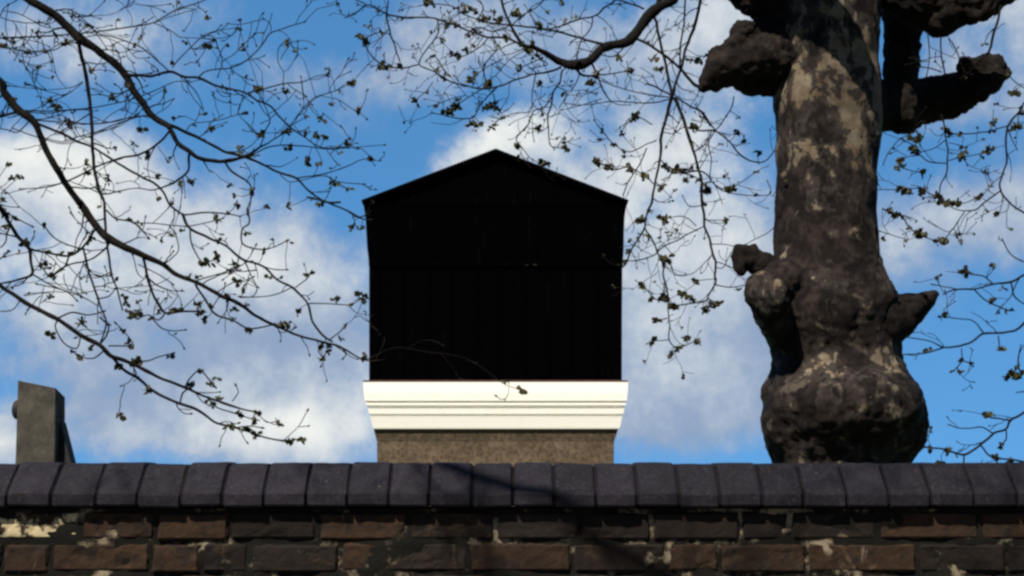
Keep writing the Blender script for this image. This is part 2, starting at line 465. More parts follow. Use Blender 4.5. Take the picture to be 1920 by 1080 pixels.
for a, c in zip(xs[:-1], xs[1:]):
    j0 = rng.uniform(.0018, .0040)
    dzz, dyy, tilt = rng.uniform(-.0025, .0025), rng.uniform(-.0025, .0025), rng.uniform(-.02, .02)
    x0, x1 = a + j0, c - j0
    seed = rng.uniform(0, 99)
    rings = []
    nxx = 9
    for i in range(nxx + 1):
        u = i / nxx
        e = min(u, 1 - u)
        x = x0 + (x1 - x0) * (0.5 - 0.5 * math.cos(math.pi * u) if False else u)
        if 0 < i < nxx: x = x0 + (x1 - x0) * [0, .03, .09, .25, .42, .58, .75, .91, .97, 1][i]
        e = min(x - x0, x1 - x)
        inset = 0.0045 * max(0, 1 - e / 0.005) ** 2 + (0.002 if e < 1e-6 else 0)
        ring = []
        for (y, z) in prof:
            nn = noise.fractal(Vector((x * 30, y * 30, z * 30 + seed)), 1, 2, 3) * 0.0016
            cy, cz = fy + .147, H * .4
            d = Vector((y - cy, z - cz)).normalized()
            yy, zz = y - d.x * (inset - nn), z - d.y * (inset - nn)
            ring.append((x + 0.0014 * noise.noise(Vector((yy * 25, zz * 25, seed))), yy + dyy, WT + max(zz, 0.0) + dzz + tilt * (x - (x0 + x1) / 2)))
        rings.append(ring)
    cope.loft(rings)
rings = []
for i in range(600):
    x = XL + .02 + (XR - XL - .04) * i / 599
    k = 0.0085 + 0.0070 * noise.fractal(Vector((x * 23, 1.7, 0)), 1, 2, 4)
    cy, cz = fy + .147, H * .4
    rings.append([(x, y - (Vector((y - cy, z - cz)).normalized().x) * k, WT + max(.002, z - Vector((y - cy, z - cz)).normalized().y * k)) for y, z in prof])
cm.loft(rings)
cp = build('coping', cope, COPE, wall)
build('joint_mortar', cm, COPEMORTAR, cp)

# ------------------------------------------------------------------ the black gabled tower
DT = 26.0
tower = thing('gabled_tower', 'black boarded tower with a shallow gable standing on a white moulded cornice', 'tower', (P(930, 0, DT).x, DT, 0))
def ring(py, l, r, out=0.0, depth=4.2):
    a, c = P(l, py, DT), P(r, py, DT)
    z = a.z
    return [(a.x, DT - out, z), (c.x, DT - out, z), (c.x, DT + depth + out, z), (a.x, DT + depth + out, z)]
def zring(z, l, r, out, depth=4.2):
    a, c = P(l, 800, DT), P(r, 800, DT)
    return [(a.x, DT - out, z), (c.x, DT - out, z), (c.x, DT + depth + out, z), (a.x, DT + depth + out, z)]
px1 = DT / F
mb = MB()
mb.loft([zring(0, 707, 1151.5, -.09), ring(870, 706.5, 1151.5, -.09), ring(828, 706, 1152, -.09), ring(812, 702, 1157, -.05), ring(804.5, 700.5, 1159, -.03)])
build('rendered_wall', mb, STUCCO, tower)
mb = MB()
rr = []
for py, l, r, o in ((804, 699.5, 1161, .005), (801.5, 699, 1162, .012), (797, 698, 1163.5, .02), (783, 695, 1166, .045), (781, 694.5, 1166.5, .05),
                    (780, 697.5, 1163.5, .015), (777.2, 697.5, 1163.5, .015), (776.3, 692.5, 1168.5, .062), (767, 690.5, 1170, .075), (766.2, 690, 1170, .078),
                    (765.2, 692.5, 1167.5, .045), (762.6, 692.5, 1167.5, .045), (762, 688.5, 1171.5, .09), (759, 687.2, 1172.5, .10), (756.5, 687, 1172.8, .10),
                    (755.6, 689.5, 1170, .065), (752.8, 689.5, 1170, .065), (752, 685, 1174.5, .115), (738, 683.5, 1175.5, .13), (718, 682.5, 1176.5, .137), (716.6, 683.5, 1175.5, .128)):
    rr.append(ring(py, l, r, o))
mb.loft(rr)
build('cornice', mb, WHITEP, tower)
mb = MB(); mb.loft([ring(716.5, 682, 1177, .142), ring(714.4, 682.5, 1176.5, .137), ring(713.6, 686, 1173, .1)])
build('lead_flashing', mb, LEADM, tower)
mb = MB()
mb.loft([ring(713.8, 692, 1166, 0), ring(600, 692, 1166.3, 0), ring(500, 692, 1167, 0)])
zt, zbm = P(0, 503, DT).z, P(0, 711, DT).z
seam = random.Random(3)
x = P(692, 0, DT).x + .25
while x < P(1166, 600, DT).x - .1:
    w = seam.uniform(.018, .03)
    mb.box(x - w, x + w, DT - .022, DT - .0005, zbm + .02, zt)
    x += seam.uniform(.40, .50)
build('boarded_wall', mb, BLACK, tower)
mb = MB()
mb.loft([ring(499.5, 691.5, 1167.5, .012), ring(486, 691, 1168, .02), ring(480, 690.5, 1168.5, .03), ring(468, 689, 1169, .045), ring(440, 687.5, 1169.5, .06), ring(409, 686, 1170.5, .08), ring(392, 683.5, 1173, .10), ring(384, 682, 1175, .12)])
build('frieze', mb, BLACK, tower)
MOTTLED, h, b, co = mat('mottled_paint', 1.0, 0.0)  # near-black rail colour broken by paler mottles
h.link(h.mix(h.ramp(h.noise(co, 3.1, 6, 0.75), 0.56, 0.66), (0.001, 0.001, 0.001), (0.035, 0.028, 0.022)), b.inputs['Base Color'])
mb = MB(); a_, c_ = P(697, 499, DT), P(1162, 499, DT)
mb.box(a_.x, c_.x, DT - .05, DT - .013, P(0, 498.5, DT).z, P(0, 495.5, DT).z)
build('rail', mb, MOTTLED, tower)
A0, A1, AP = P(686, 384, DT), P(1170, 384, DT), P(930, 287, DT)
mb = MB()
mb.loft([[(A0.x, y, A0.z + .003), (A1.x, y, A1.z + .003), (AP.x, y, AP.z)] for y in (DT - .07, DT + 4.27)])
build('pediment', mb, BLACK, tower)
mb = MB()
L0, L1, T0, T1 = P(680.5, 384, DT), P(679.5, 378.5, DT), P(930, 289, DT), P(930, 282.5, DT)
R0, R1 = P(1176, 384, DT), P(1177.5, 378.5, DT)
mb.loft([[(p.x, y, p.z) for p in (L0, T0, R0, R1, T1, L1)] for y in (DT - .19, DT + 4.4)])
build('roof', mb, ROOFM, tower)

# ------------------------------------------------------------------ the chimney stub at the left
DC = 14.0
ch = thing('chimney_stack', 'grey rendered stub with a sloping top rising above the coping', 'chimney', (P(65, 0, DC).x, DC, 0))
mb = MB()
def chring(l, r, py, back, D=DC):
    a, c = P(l, py, D), P(r, py, D)
    return a, c
a0, c0 = P(33, 713.5, DC), P(104, 727.5, DC)
a1, c1 = P(28.5, 862, DC), P(103, 862, DC)
zc = 0.0
bk = 0.30
w0 = Vector((a1.x, DC, 0)); w1 = Vector((c1.x, DC, 0))
for p in (w0, w1): p.x += 0
front = [a0, c0]
nseg = 10
rings = []
for k in range(nseg + 1):
    t = k / nseg
    zl, zr = a0.z * (1 - t), c0.z * (1 - t)
    fz = lambda z: max(0, min(1, (z - a1.z) / (a0.z - a1.z)))
    xl = a1.x + (a0.x - a1.x) * fz(zl); xr = c1.x + (c0.x - c1.x) * fz(zr)
    drop = 0.075 if k == 0 else 0.0
    e = .006
    rings.append([(xl + e, DC, zl), (xr - .008, DC, zr), (xr, DC + .01, zr - (.004 if k == 0 else 0)), (xr, DC + bk, zr - drop), (xl, DC + bk, zl - drop), (xl, DC + .01, zl)])
mb.loft(rings)
build('stack', mb, GREYR, ch)
mb = MB()      # the raked buttress behind its right side
q0, q1, q2 = P(105, 800, DC + .05), P(139, 866, DC + .12), P(105, 866, DC + .05)
xs_ = c1.x + .002
s0 = (xs_, P(0, 792, DC + .2).z); s1 = (P(141, 868, DC + .26).x, P(0, 868, DC + .2).z)
mb.loft([[(s0[0], y, s0[1]), (s1[0], y, s1[1]), (s1[0] + .02, y, 0), (s0[0], y, 0)] for y in (DC + .12, DC + .29)])
build('buttress', mb, IRON, ch)
kc = P(31, 768, DC + .1)
mb = MB(); mb.sphere((kc.x + .0, DC + .12, kc.z), .068, 16, 10, (0.75, 1, 1.45))
build('knob', mb, IRON, ch, smooth=True)

# ------------------------------------------------------------------ the plane tree: trunk and pollard limbs
DP = 7.5
base = P(1560, 900, DP)
plane = thing('plane_tree', 'thick burred plane tree trunk with flaking bark and stubby pollard limbs behind the wall', 'tree', (base.x, DP, 0))
EDGE = [(-520,1470,1650),(-300,1455,1652),(-60,1440,1656),(0,1440,1655),(60,1443,1652),(120,1446,1648),(177,1446,1655),(248,1454,1655),(320,1454,1644),(354,1453,1645),(408,1451,1645),(472,1450,1648),
        (505,1440,1656),(530,1428,1668),(551,1418,1676),(579,1416,1684),(602,1424,1688),(639,1440,1686),(667,1452,1686),(695,1447,1698),(711,1440,1708),(732,1434,1722),(760,1429,1732),
        (797,1427,1738),(829,1436,1730),(850,1444,1716),(866,1451,1705),(900,1452,1690),(960,1448,1680),(1100,1440,1690),(1350,1420,1710),(1449,1390,1740)]
mb = MB()
rings = []
for py, l, r in reversed(EDGE):
    c = P((l + r) / 2, py, DP); rad = M((r - l) / 2, DP)
    z = max(c.z, 0.0)
    rings.append([(c.x + rad * math.cos(2*math.pi*i/28), DP + rad * 0.92 * math.sin(2*math.pi*i/28), z) for i in range(28)])
mb.loft(rings)
def lump(mb, px, py, r, dy=0.0, sc=(1, 1, 1)):
    c = P(px, py, DP + dy)
    mb.sphere(c, M(r, DP + dy), 16, 10, sc)
def limb(mb, pts, n=12):
    ps, rs = [], []
    for (x, y, r, dy) in pts:
        ps.append(P(x, y, DP + dy)); rs.append(M(r, DP + dy))
    q, w = smooth_chain(ps, rs, 6)
    mb.tube(q, w, n)
    c = q[-1]; mb.sphere(c, w[-1], 12, 8); mb.sphere(q[0], w[0], 12, 8)
def smooth_chain(ps, rs, sub):
    ps = [Vector(p) for p in ps]
    q, w = [], []
    n = len(ps)
    for i in range(n - 1):
        p0, p1, p2, p3 = ps[max(i-1, 0)], ps[i], ps[i+1], ps[min(i+2, n-1)]
        for k in range(sub):
            t = k / sub
            q.append(0.5 * ((2*p1) + (p2-p0)*t + (2*p0-5*p1+4*p2-p3)*t*t + (3*p1-p0-3*p2+p3)*t**3))
            w.append(rs[i] + (rs[i+1] - rs[i]) * t)
    q.append(ps[-1]); w.append(rs[-1])
    return q, w
# burr swellings
for px, py, r, dy, sc in ((1584,762,150,-.10,(1,.95,.60)),(1668,782,66,-.10,(1,1,1)),(1500,790,70,-.10,(1,1,.95)),(1560,725,60,-.22,(1.3,.8,.5)),(1650,745,48,-.24,(1,.8,.7)),(1445,735,24,0,(.8,1,1.2)),
                          (1438,548,45,-.26,(.95,1,1)),(1447,582,40,-.24,(.9,1,1.2)),(1462,615,34,-.18,(.9,1,1.2)),(1470,522,46,-.2,(1,1,.8)),(1450,558,32,-.36,(1,1,1.3)),
                          (1545,560,60,-.16,(1,.8,.8)),(1640,560,44,-.14,(1,1,1)),(1600,640,55,-.14,(1,.7,.6)),(1520,655,46,-.15,(1.2,.7,.5)),(1590,500,50,-.13,(1,.8,.6)),(1655,835,46,-.05,(1,1,.8))):
    lump(mb, px, py, r, dy, sc)
zb0, zb1 = P(0, 430, DP).z, P(0, 520, DP).z
def trunk_disp(co):
    k = max(0, min(1, (zb0 - co.z) / (zb0 - zb1)))
    a = noise.fractal(co * 7.0, 1.0, 2.0, 4) * (0.008 + 0.008 * k)
    b = noise.fractal(co * 21.0, 1.0, 2.0, 4) * (0.003 + 0.004 * k)
    c = -abs(noise.noise(Vector((co.x * 9, co.y * 9, co.z * 24)))) * 0.008 * k
    return a + b + c
build('trunk', remesh(mb, 0.013, trunk_disp, 14), BARK, plane, smooth=True)
def stub_disp(co):
    return noise.fractal(co * 9, 1, 2, 3) * .014 + noise.fractal(co * 30, 1, 2, 4) * .009 + noise.fractal(co * 75, 1, 2, 3) * .005 - abs(noise.noise(co * 17)) * .010
def stub(paths, lumps, label=None, it=5, amp=1.0):
    mb = MB()
    for p in paths: limb(mb, p)
    for l in lumps: lump(mb, *l)
    o = build('pollard_limb', remesh(mb, 0.012, lambda c: stub_disp(c) * amp, it), BARKROUGH, plane, smooth=True)
    if label: o['label'] = label
    return o
stub([[(1500,110,62,0), (1440,112,60,-.05), (1390,120,52,-.10), (1352,134,36,-.13), (1325,156,18,-.15)]],
     [(1395,62,26,-.14),(1378,88,24,-.16),(1350,105,22,-.14),(1410,138,42,-.06),(1438,100,56,0),(1440,146,36,-.04),(1452,60,50,-.02),(1432,150,26,-.05),(1318,168,10,-.15)], 'drooping lumpy limb stub ending in a point')
stub([[(1480,40,50,0), (1430,0,42,-.05), (1395,-30,40,-.08), (1375,-90,36,-.1)]], [(1404,8,24,-.1),(1392,-20,30,-.1)])
stub([[(1600,205,50,.10), (1668,196,52,.36), (1720,190,46,.42), (1775,182,45,.42), (1822,160,38,.36), (1860,142,30,.28)]],
     [(1868,130,22,.26),(1880,146,12,.26),(1872,112,11,.26),(1840,118,18,.26),(1810,122,20,.28),(1838,172,20,.28),(1740,206,28,.42),(1698,222,30,.40),(1884,138,13,.26),(1866,160,16,.27),(1850,108,10,.26)], 'long knotted limb stub with a burred end')
stub([[(1688,215,36,.27), (1689,150,35,.32), (1690,90,35,.34), (1689,20,36,.32), (1690,-70,40,.25), (1680,-200,44,.12), (1600,-330,50,0)]], [(1700,60,30,.33)], 'upright black limb rising beside the trunk')
stub([[(1688,-20,50,.02), (1740,0,58,-.02), (1790,4,50,-.08), (1840,0,38,-.12), (1885,-20,30,-.15), (1960,-70,26,-.2)]],
     [(1764,38,34,-.06),(1780,20,38,-.1),(1850,14,22,-.16),(1820,25,22,-.14)], 'broad knobbly limb at the top of the trunk')
mb = MB()                       # a limb high on the near side, seen only by the shadow it throws across the bark
q, w = smooth_chain([P(1510, -330, DP), P(1425,-100,7.23) + S * 1.15, P(1475,-45,7.23) + S * 1.1, P(1535,20,7.23) + S * 1.05, P(1600,85,7.23) + S * 1.0, P(1665,150,7.23) + S * .95], [.16, .12, .105, .10, .10, .095], 8)
mb.tube(q, w, 12); mb.sphere(q[-1], .1)
build('pollard_limb', remesh(mb, 0.014, stub_disp, 3), BARKROUGH, plane, smooth=True)
stub([[(1500,556,58,-.02), (1456,520,38,-.08), (1428,498,28,-.12), (1404,482,22,-.14), (1387,474,17,-.15)], [(1400,484,18,-.14), (1386,493,14,-.16), (1390,508,11,-.16)]],
     [(1384,468,12,-.15),(1413,466,11,-.14),(1378,482,10,-.15)], 'hooked knob sticking up', 4, .6)
stub([[(1630,604,74,-.06), (1680,592,50,-.09), (1700,583,37,-.1), (1720,573,28,-.11), (1740,561,18,-.12), (1755,551,8,-.13)]], [(1695,570,22,-.10)], 'thorn shaped limb stub', 3, .45)

# ------------------------------------------------------------------ branches
CROP = {'S': (0, 0, 1), 'A': (0, 0, 2.667), 'B': (0, 380, 2.16), 'K': (640, 0, 2.741), 'L': (640, 260, 1.742), 'E': (1240, 0, 2.824), 'Q': (1340, 380, 2.16),
        'G': (1140, 340, 2.841), 'H': (1640, 200, 3.857), 'T': (0, 0, 3.6)}
def parse(s):
    out, cr, last = [], 'S', 2.0
    for tk in s.split():
        if tk in CROP: cr = tk; continue
        v = [float(x) for x in tk.split(',')]
        ox, oy, k = CROP[cr]
        if len(v) > 2: last = v[2] / k
        out.append((ox + v[0] / k, oy + v[1] / k, last))
    return out
def leaf(mb, c, d, n, s, rg):
    d = d.normalized(); sd = d.cross(n)
    sd = sd.normalized() if sd.length > 1e-5 else d.orthogonal().normalized()
    n = sd.cross(d)
    fold = rg.uniform(.15, .7); curl = rg.uniform(-.35, .5)
    b = len(mb.v)
    pts = [(0, 0), (.18, .40), (.48, .44), (.62, .56), (.76, .30), (1.0, 0)]
    for (x, y) in pts:
        for sg in (1, -1):
            mb.v.append(c + d * (s * x) + sd * (s * y * sg * 0.85) + n * (s * (abs(y) * fold + curl * x * x)))
    for i in range(len(pts) - 1):
        q = b + 2 * i
        mb.f.append((q, q + 2, q + 3, q + 1) if i else (q, q + 2, q + 3))
def rv(rg): 
    while True:
        v = Vector((rg.uniform(-1, 1), rg.uniform(-1, 1), rg.uniform(-1, 1)))
        if .05 < v.length < 1: return v.normalized()
def cluster(mb, c, size, n, rg):
    for _ in range(n):
        d = rv(rg); d.z = d.z * .7 - .1
        s = size * rg.uniform(.55, 1.15)
        o = rv(rg) * size * rg.uniform(0, .40)
        o.z *= .6
        leaf(mb, c + o, d, rv(rg), s, rg)
def bud(mb, c, d, s):
    mb.tube([c - d * s * .4, c, c + d * s * .6, c + d * s * 1.3], [s * .25, s * .5, s * .4, s * .08], 5)
class Tree:
    def __init__(s, parent): s.parent = parent; s.nodes = []; s.fams = []
def family(tree, D0, text, leaves, seed, twig=1.0, label=None, slope=.25, Dt=None):
    """one limb of a tree: the lines below are its course, each line a shoot; shoots take their distance from the wood they leave"""
    rg = random.Random(seed)
    mb = MB(); lf = MB()
    loc = []
    cx, cy = 0, 0
    for li, line in enumerate([l for l in text.strip().split('\n') if l.strip()]):
        pts = parse(line)
        best = None
        for (x, y, D) in loc:
            dd = (x - pts[0][0]) ** 2 + (y - pts[0][1]) ** 2
            if best is None or dd < best[0]: best = (dd, D)
        if best and best[0] < 45 ** 2: D = best[1]
        else: D = D0 + rg.uniform(-.3, .3) * (li > 0)
        # sub-divide in the picture plane, then give each point its distance
        q, w = smooth_chain([(p[0], p[1], 0) for p in pts], [p[2] for p in pts], 5)
        dr = rg.uniform(-slope, slope); ph = rg.uniform(0, 50)
        P3, R3 = [], []
        run = 0
        for i, v in enumerate(q):
            if i: run += M((q[i] - q[i-1]).length, D0)
            if li == 0 and Dt is not None: D = Dt + (D0 - Dt) * min(1, i / 13)
            Di = max(4.05, D + dr * run + .06 * (noise.noise(Vector((run * 5, ph, 0))) - noise.noise(Vector((0, ph, 0)))))
            r = M(max(w[i] * (1.2 + .3 * max(0, min(1, (w[i] - 2) / 2))), 1.0 if w[i] > .85 else .55), Di)
            wob = min(1.0, r / .004) * M(1.5, Di)
            p = P(v.x, v.y, Di) + Vector((noise.noise(Vector((run * 22, ph, 1))), 0, noise.noise(Vector((run * 22, ph, 7))))) * wob * (0 if i == 0 else 1)
            r *= 1 + .18 * noise.noise(Vector((run * 30, ph, 3)))
            P3.append(p); R3.append(r); loc.append((v.x, v.y, Di))
        mb.tube(P3, R3, 8 if max(R3) > .015 else 5)
        # side shoots
        L = 0
        nxt = rg.uniform(.04, .16) / twig
        for i in range(1, len(P3)):
            L += (P3[i] - P3[i-1]).length
            if L > nxt and R3[i] < .016 and (-150 < q[i].x < 2070 and -250 < q[i].y < 1000):
                nxt = L + rg.uniform(.07, .20) / twig
                shoot(mb, lf, P3[i], (P3[i] - P3[i-1]).normalized(), min(R3[i] * .6, .0038), rg, 2)
        if R3[-1] < .006:
            bud(mb, P3[-1], (P3[-1] - P3[-2]).normalized(), .008)
    for tk in parse(leaves):
        x, y, k = tk
        best = min(loc, key=lambda t: (t[0] - x) ** 2 + (t[1] - y) ** 2)
        D = best[2]
        big = 1.0
        c = P(x, y, D)
        # stalk back to the wood
        n = P(best[0], best[1], D)
        if (c - n).length > .006:
            mid = (c + n) / 2 + rv(rg) * (c - n).length * .15
            mb.tube([n, mid, c], [M(.8, D), M(.75, D), M(.7, D)], 4)
        cluster(lf, c, M(10.6, D) * rg.uniform(.7, 1.3), rg.randint(4, 8), rg)
    o = build('branch', mb, TWIG, tree, smooth=True)
    if label: o['label'] = label
    if lf.v: build('leaves', lf, LEAF, o)
    return o
def shoot(mb, lf, p, d, r, rg, depth):
    side = d.cross(rv(rg)).normalized()
    v = (d * rg.uniform(.3, .9) + side * rg.uniform(.5, 1.0) + Vector((0, 0, rg.uniform(-.25, .3)))).normalized()
    L = rg.uniform(.05, .20) * (1 if depth == 2 else .6)
    n = 6
    pts, rad = [p], [r]
    lift = rg.uniform(-.25, .45)
    for k in range(n):
        v = (v + rv(rg) * .28 + Vector((0, 0, lift * .25))).normalized()
        pts.append(pts[-1] + v * L / n); rad.append(max(.0017, r * (1 - .55 * (k + 1) / n)))
    q, w = smooth_chain(pts, rad, 2)
    mb.tube(q, w, 4)
    if depth > 0:
        for _ in range(rg.choice([0, 1, 1, 2]) if depth == 2 else rg.choice([0, 0, 1])):
            k = rg.randint(4, len(q) - 3)
            shoot(mb, lf, q[k], (q[k+1] - q[k]).normalized(), w[k] * .8, rg, depth - 1)
    t = rg.random()
    if t < .2: cluster(lf, q[-1], rg.uniform(.012, .026), rg.randint(2, 4), rg)
    elif t < .8: bud(mb, q[-1], (q[-1] - q[-2]).normalized(), rg.uniform(.006, .009))

# ---- the tree at the left, its trunk beyond the edge of the picture
TL = P(-520, 900, 5.6)
ltree = thing('budding_tree', 'budding tree reaching in from beyond the edge, thin drooping branches hung with tiny young leaves', 'tree', (TL.x, 5.6, 0))
mb = MB()
q, w = smooth_chain([(TL.x - .05, 5.62, -.02), (TL.x - .02, 5.6, .3), (TL.x, 5.6, 1.5), (TL.x + .03, 5.6, 3.0), (TL.x + .06, 5.55, 4.4), (TL.x + .15, 5.4, 5.6), (TL.x + .1, 5.3, 6.6)], [.26, .19, .165, .15, .12, .07, .03], 12)
mb.tube(q, w, 24)
build('trunk', remesh(mb, .016, lambda c: noise.fractal(c * 8, 1, 2, 4) * .012, 2), BARKROUGH, ltree, smooth=True)
LA = '145,260 15,235 330,220 460,350 560,490 250,500 280,530 350,610 670,720 740,770 545,890 865,915 965,910 790,990 1045,225 1195,140 1215,235 1440,210 1640,345 1765,415 1700,460 1430,455 1285,440 1270,440 1660,520 1610,600 1600,590 1220,570 1050,645 1305,675 1430,655 1590,675 1440,735 1420,745 1545,805 1250,780 1670,910 1850,795 1600,1025 1440,1035 1255,945 1170,975 1740,710 715,650 825,445 840,800 1215,760 1260,770 945,905 1640,380'
family(ltree, 5.6, '''
S -500,-420,40 -300,-260,30 -120,-120,20 A 120,-20,14 250,60,15 330,125,15 395,190,17 450,225,14 530,285,13 580,320,14 630,380,13 665,450,13 710,510,12 760,580,11 840,630,11 850,645,10
A 845,625,8 930,660,7 1040,715,6 1120,755,6 1240,790,6 1340,835,5 1400,865,5 1480,890,5 1540,950,4 1620,1005,3.5 1720,1045,3 1800,1085,2
A 850,650,10 885,710,9 940,755,9 1010,795,8 1120,805,8 1230,780,7 1300,735,5 1350,710,3 1420,660,3 1490,580,2 1580,490,2 1690,450,2
A 1120,800,5 1160,860,5 1240,910,4 1255,970,3 1240,1080,3 B 1000,20,3 1010,80,3 980,110,3 985,170,3 1060,190,2.5 1110,180,2 1165,152,2
A 945,770,6 940,850,5 890,900,5 830,930,4 760,950,3 680,940,2 600,955,3 520,970,3 440,940,2.5 330,900,2
A 850,650,5 800,710,5 700,770,5 580,795,4 480,835,4 360,895,4 240,935,3 100,945,2
A 1480,890,3 1560,880,3 1640,865,2.5 1740,830,2.5 1800,800,2 1850,793,2
A 1300,735,3 1330,650,2.5 1350,600,2 1320,520,2
A 1240,790,3 1330,740,3 1420,725,3 1560,735,2.5 1640,745,2 1740,740,2
A 930,660,2.5 960,620,2 1020,610,2 1100,600,2 1230,560,2
A 1400,870,2 1450,910,2 1530,895,2 1620,880,2 1700,910,2 1820,920,2
A 760,580,3 700,580,3 580,620,2.5 480,660,2.5 330,700,2
A 380,160,4 300,140,4 240,160,3 190,160,2
A 395,195,3 330,215,3 270,250,2.5 145,260,2 0,235,2
A 255,60,3 330,45,3 400,80,2.5 480,165,2.5 530,240,2
''', 'A ' + LA, 21, 1.0, 'longest branch of its tree, crossing at a slant')
family(ltree, 5.9, '''
S -500,-300,28 -300,-120,18 -140,0,10 -40,60,4 A 0,188,4 120,185,4 280,178,3.5 470,160,3.5 650,135,3.5 770,110,3 880,50,3 1000,10,2.5 1060,-20,2
A 770,115,2 850,150,2 900,185,2 980,190,1.5 1050,195,1.5
A 885,45,2.5 880,-20,2.5
T 0,110,4 30,50,3 100,10,3 150,-30,3
T 0,115,3 80,140,3 180,155,3 280,150,2 340,130,2
T 20,70,2.5 130,95,3 220,140,3 300,180,3 380,195,2
T 480,165,2.5 520,110,2 640,105,2 770,90,2 900,10,2
T 890,180,2 890,120,2 840,40,2 790,0,2
T 0,320,3 80,325,2.5 190,345,2.5 330,335,2.5 400,300,3 520,285,3
T 70,330,2 130,400,2 190,470,2 250,550,2 300,600,2
T 20,250,2.5 100,280,2.5 160,250,2
''', 'T 500,105 260,210 280,250 450,295 80,275 190,350 15,310 620,470', 22, 1.62, 'thin straight branch near the top', .1, Dt=5.6)
family(ltree, 5.5, '''
A 630,375,8 700,376,6 750,380,6 850,360,6 920,385,6 990,390,6 1070,425,5 1150,445,5 1230,465,4 1290,505,4 1350,530,4 1400,585,4 1450,635,4 1520,685,3 1600,735,3 1700,740,2 1920,725,1.5
A 850,360,3 760,280,3 710,240,3 640,210,3 570,185,3 500,170,3 430,120,3 360,70,2 290,50,2
A 860,340,2.5 900,290,2.5 960,230,2.5 1010,185,2.5 1060,180,2.5 1080,210,2.5 1105,280,2.5 1110,320,2.5 1090,380,2
A 990,390,4 1020,360,3 1090,345,3 1150,340,3 1220,310,3 1280,260,3 1320,210,3 1355,165,3 1440,135,2.5 1520,110,2
A 1355,165,2 1350,120,2 1320,95,1.5
A 1240,465,4 1300,450,3 1350,435,3 1420,418,3 1510,410,2.5 1570,385,2 1640,370,2
A 1415,415,2 1418,360,2 1390,310,2 1390,255,2 1410,220,2 1440,200,2
A 1290,505,2.5 1320,560,2 1350,600,2 1320,660,2
A 1450,635,2.5 1500,560,2 1570,490,2 1660,460,2 1760,415,2
A 1150,340,2 1200,380,2 1260,400,2
A 1110,310,2 1170,270,2 1210,230,2 1270,170,1.5
A 1080,195,2 1030,240,2 980,245,2
A 1000,180,2 1100,150,2 1190,140,1.5
A 1070,425,2 1020,400,2 940,420,2 960,480,2 1010,540,1.5
A 1230,470,2 1190,560,2 1240,620,2 1300,680,2
T 640,230,2.5 760,270,2.5 860,330,2.5 920,390,2.5 1000,390,2
S 1040,0
''' .replace('S 1040,0\n', ''), 'A 1690,20 1040,230 1290,450 1310,445 1580,665 1620,680', 23, 1.57, 'side branch curling up towards the gable', .15)
family(ltree, 5.7, '''
A 395,195,8 405,270,8 425,350,8 445,480,8 460,620,7 465,780,7 490,930,7 520,1010,6 B 425,50,5 430,130,4.5 450,280,4 470,340,3 495,430,2.5
T 560,550,3 480,590,2.5 300,605,2 60,580,2
T 555,560,2.5 450,640,2.5 330,690,3 200,760,2
T 600,735,4 450,745,4 330,765,4 190,755,3
T 600,640,2.5 690,640,3 770,660,2.5 850,620,2
T 610,780,3 740,825,3 880,790,3 990,780,3
T 620,905,3 700,880,3 820,845,2 960,740,2
T 610,930,2.5 540,920,3 440,960,3 300,930,3
B 430,30,3 470,65,3 540,80,3 600,140,2
B 440,150,4 430,180,4 370,230,3 300,245,3 240,270,3 200,300,3 165,250,2
B 540,80,2 640,85,2 760,95,2 900,65,2
''', 'T 390,710 360,720 330,670 770,670 480,850 B 540,75 560,80 520,70 500,380 510,410', 24, 1.59, 'nearly vertical hanging branch', .1, Dt=5.6)
LB = 'B 920,40 880,75 740,115 690,130 1085,20 1165,15 1000,125 940,245 880,225 870,210 850,240 820,250 770,305 800,300 970,325 960,320 980,350 1250,290 920,380 1000,415 945,435 815,440 810,410 860,420 800,415 1015,510 1010,520 1140,490 1170,490 1120,495 1205,435 1290,580 1310,630 1300,632 1340,580 1330,605 1380,550 1400,500 1355,390 1425,415 1465,390 1470,380 1070,195 1165,155 1460,370 1480,620 1430,95 1460,100 700,435 690,440 560,400 530,455 545,460 S 945,718 952,716 985,733 975,730 B 560,440 520,440 610,470 720,430 640,440 830,475'
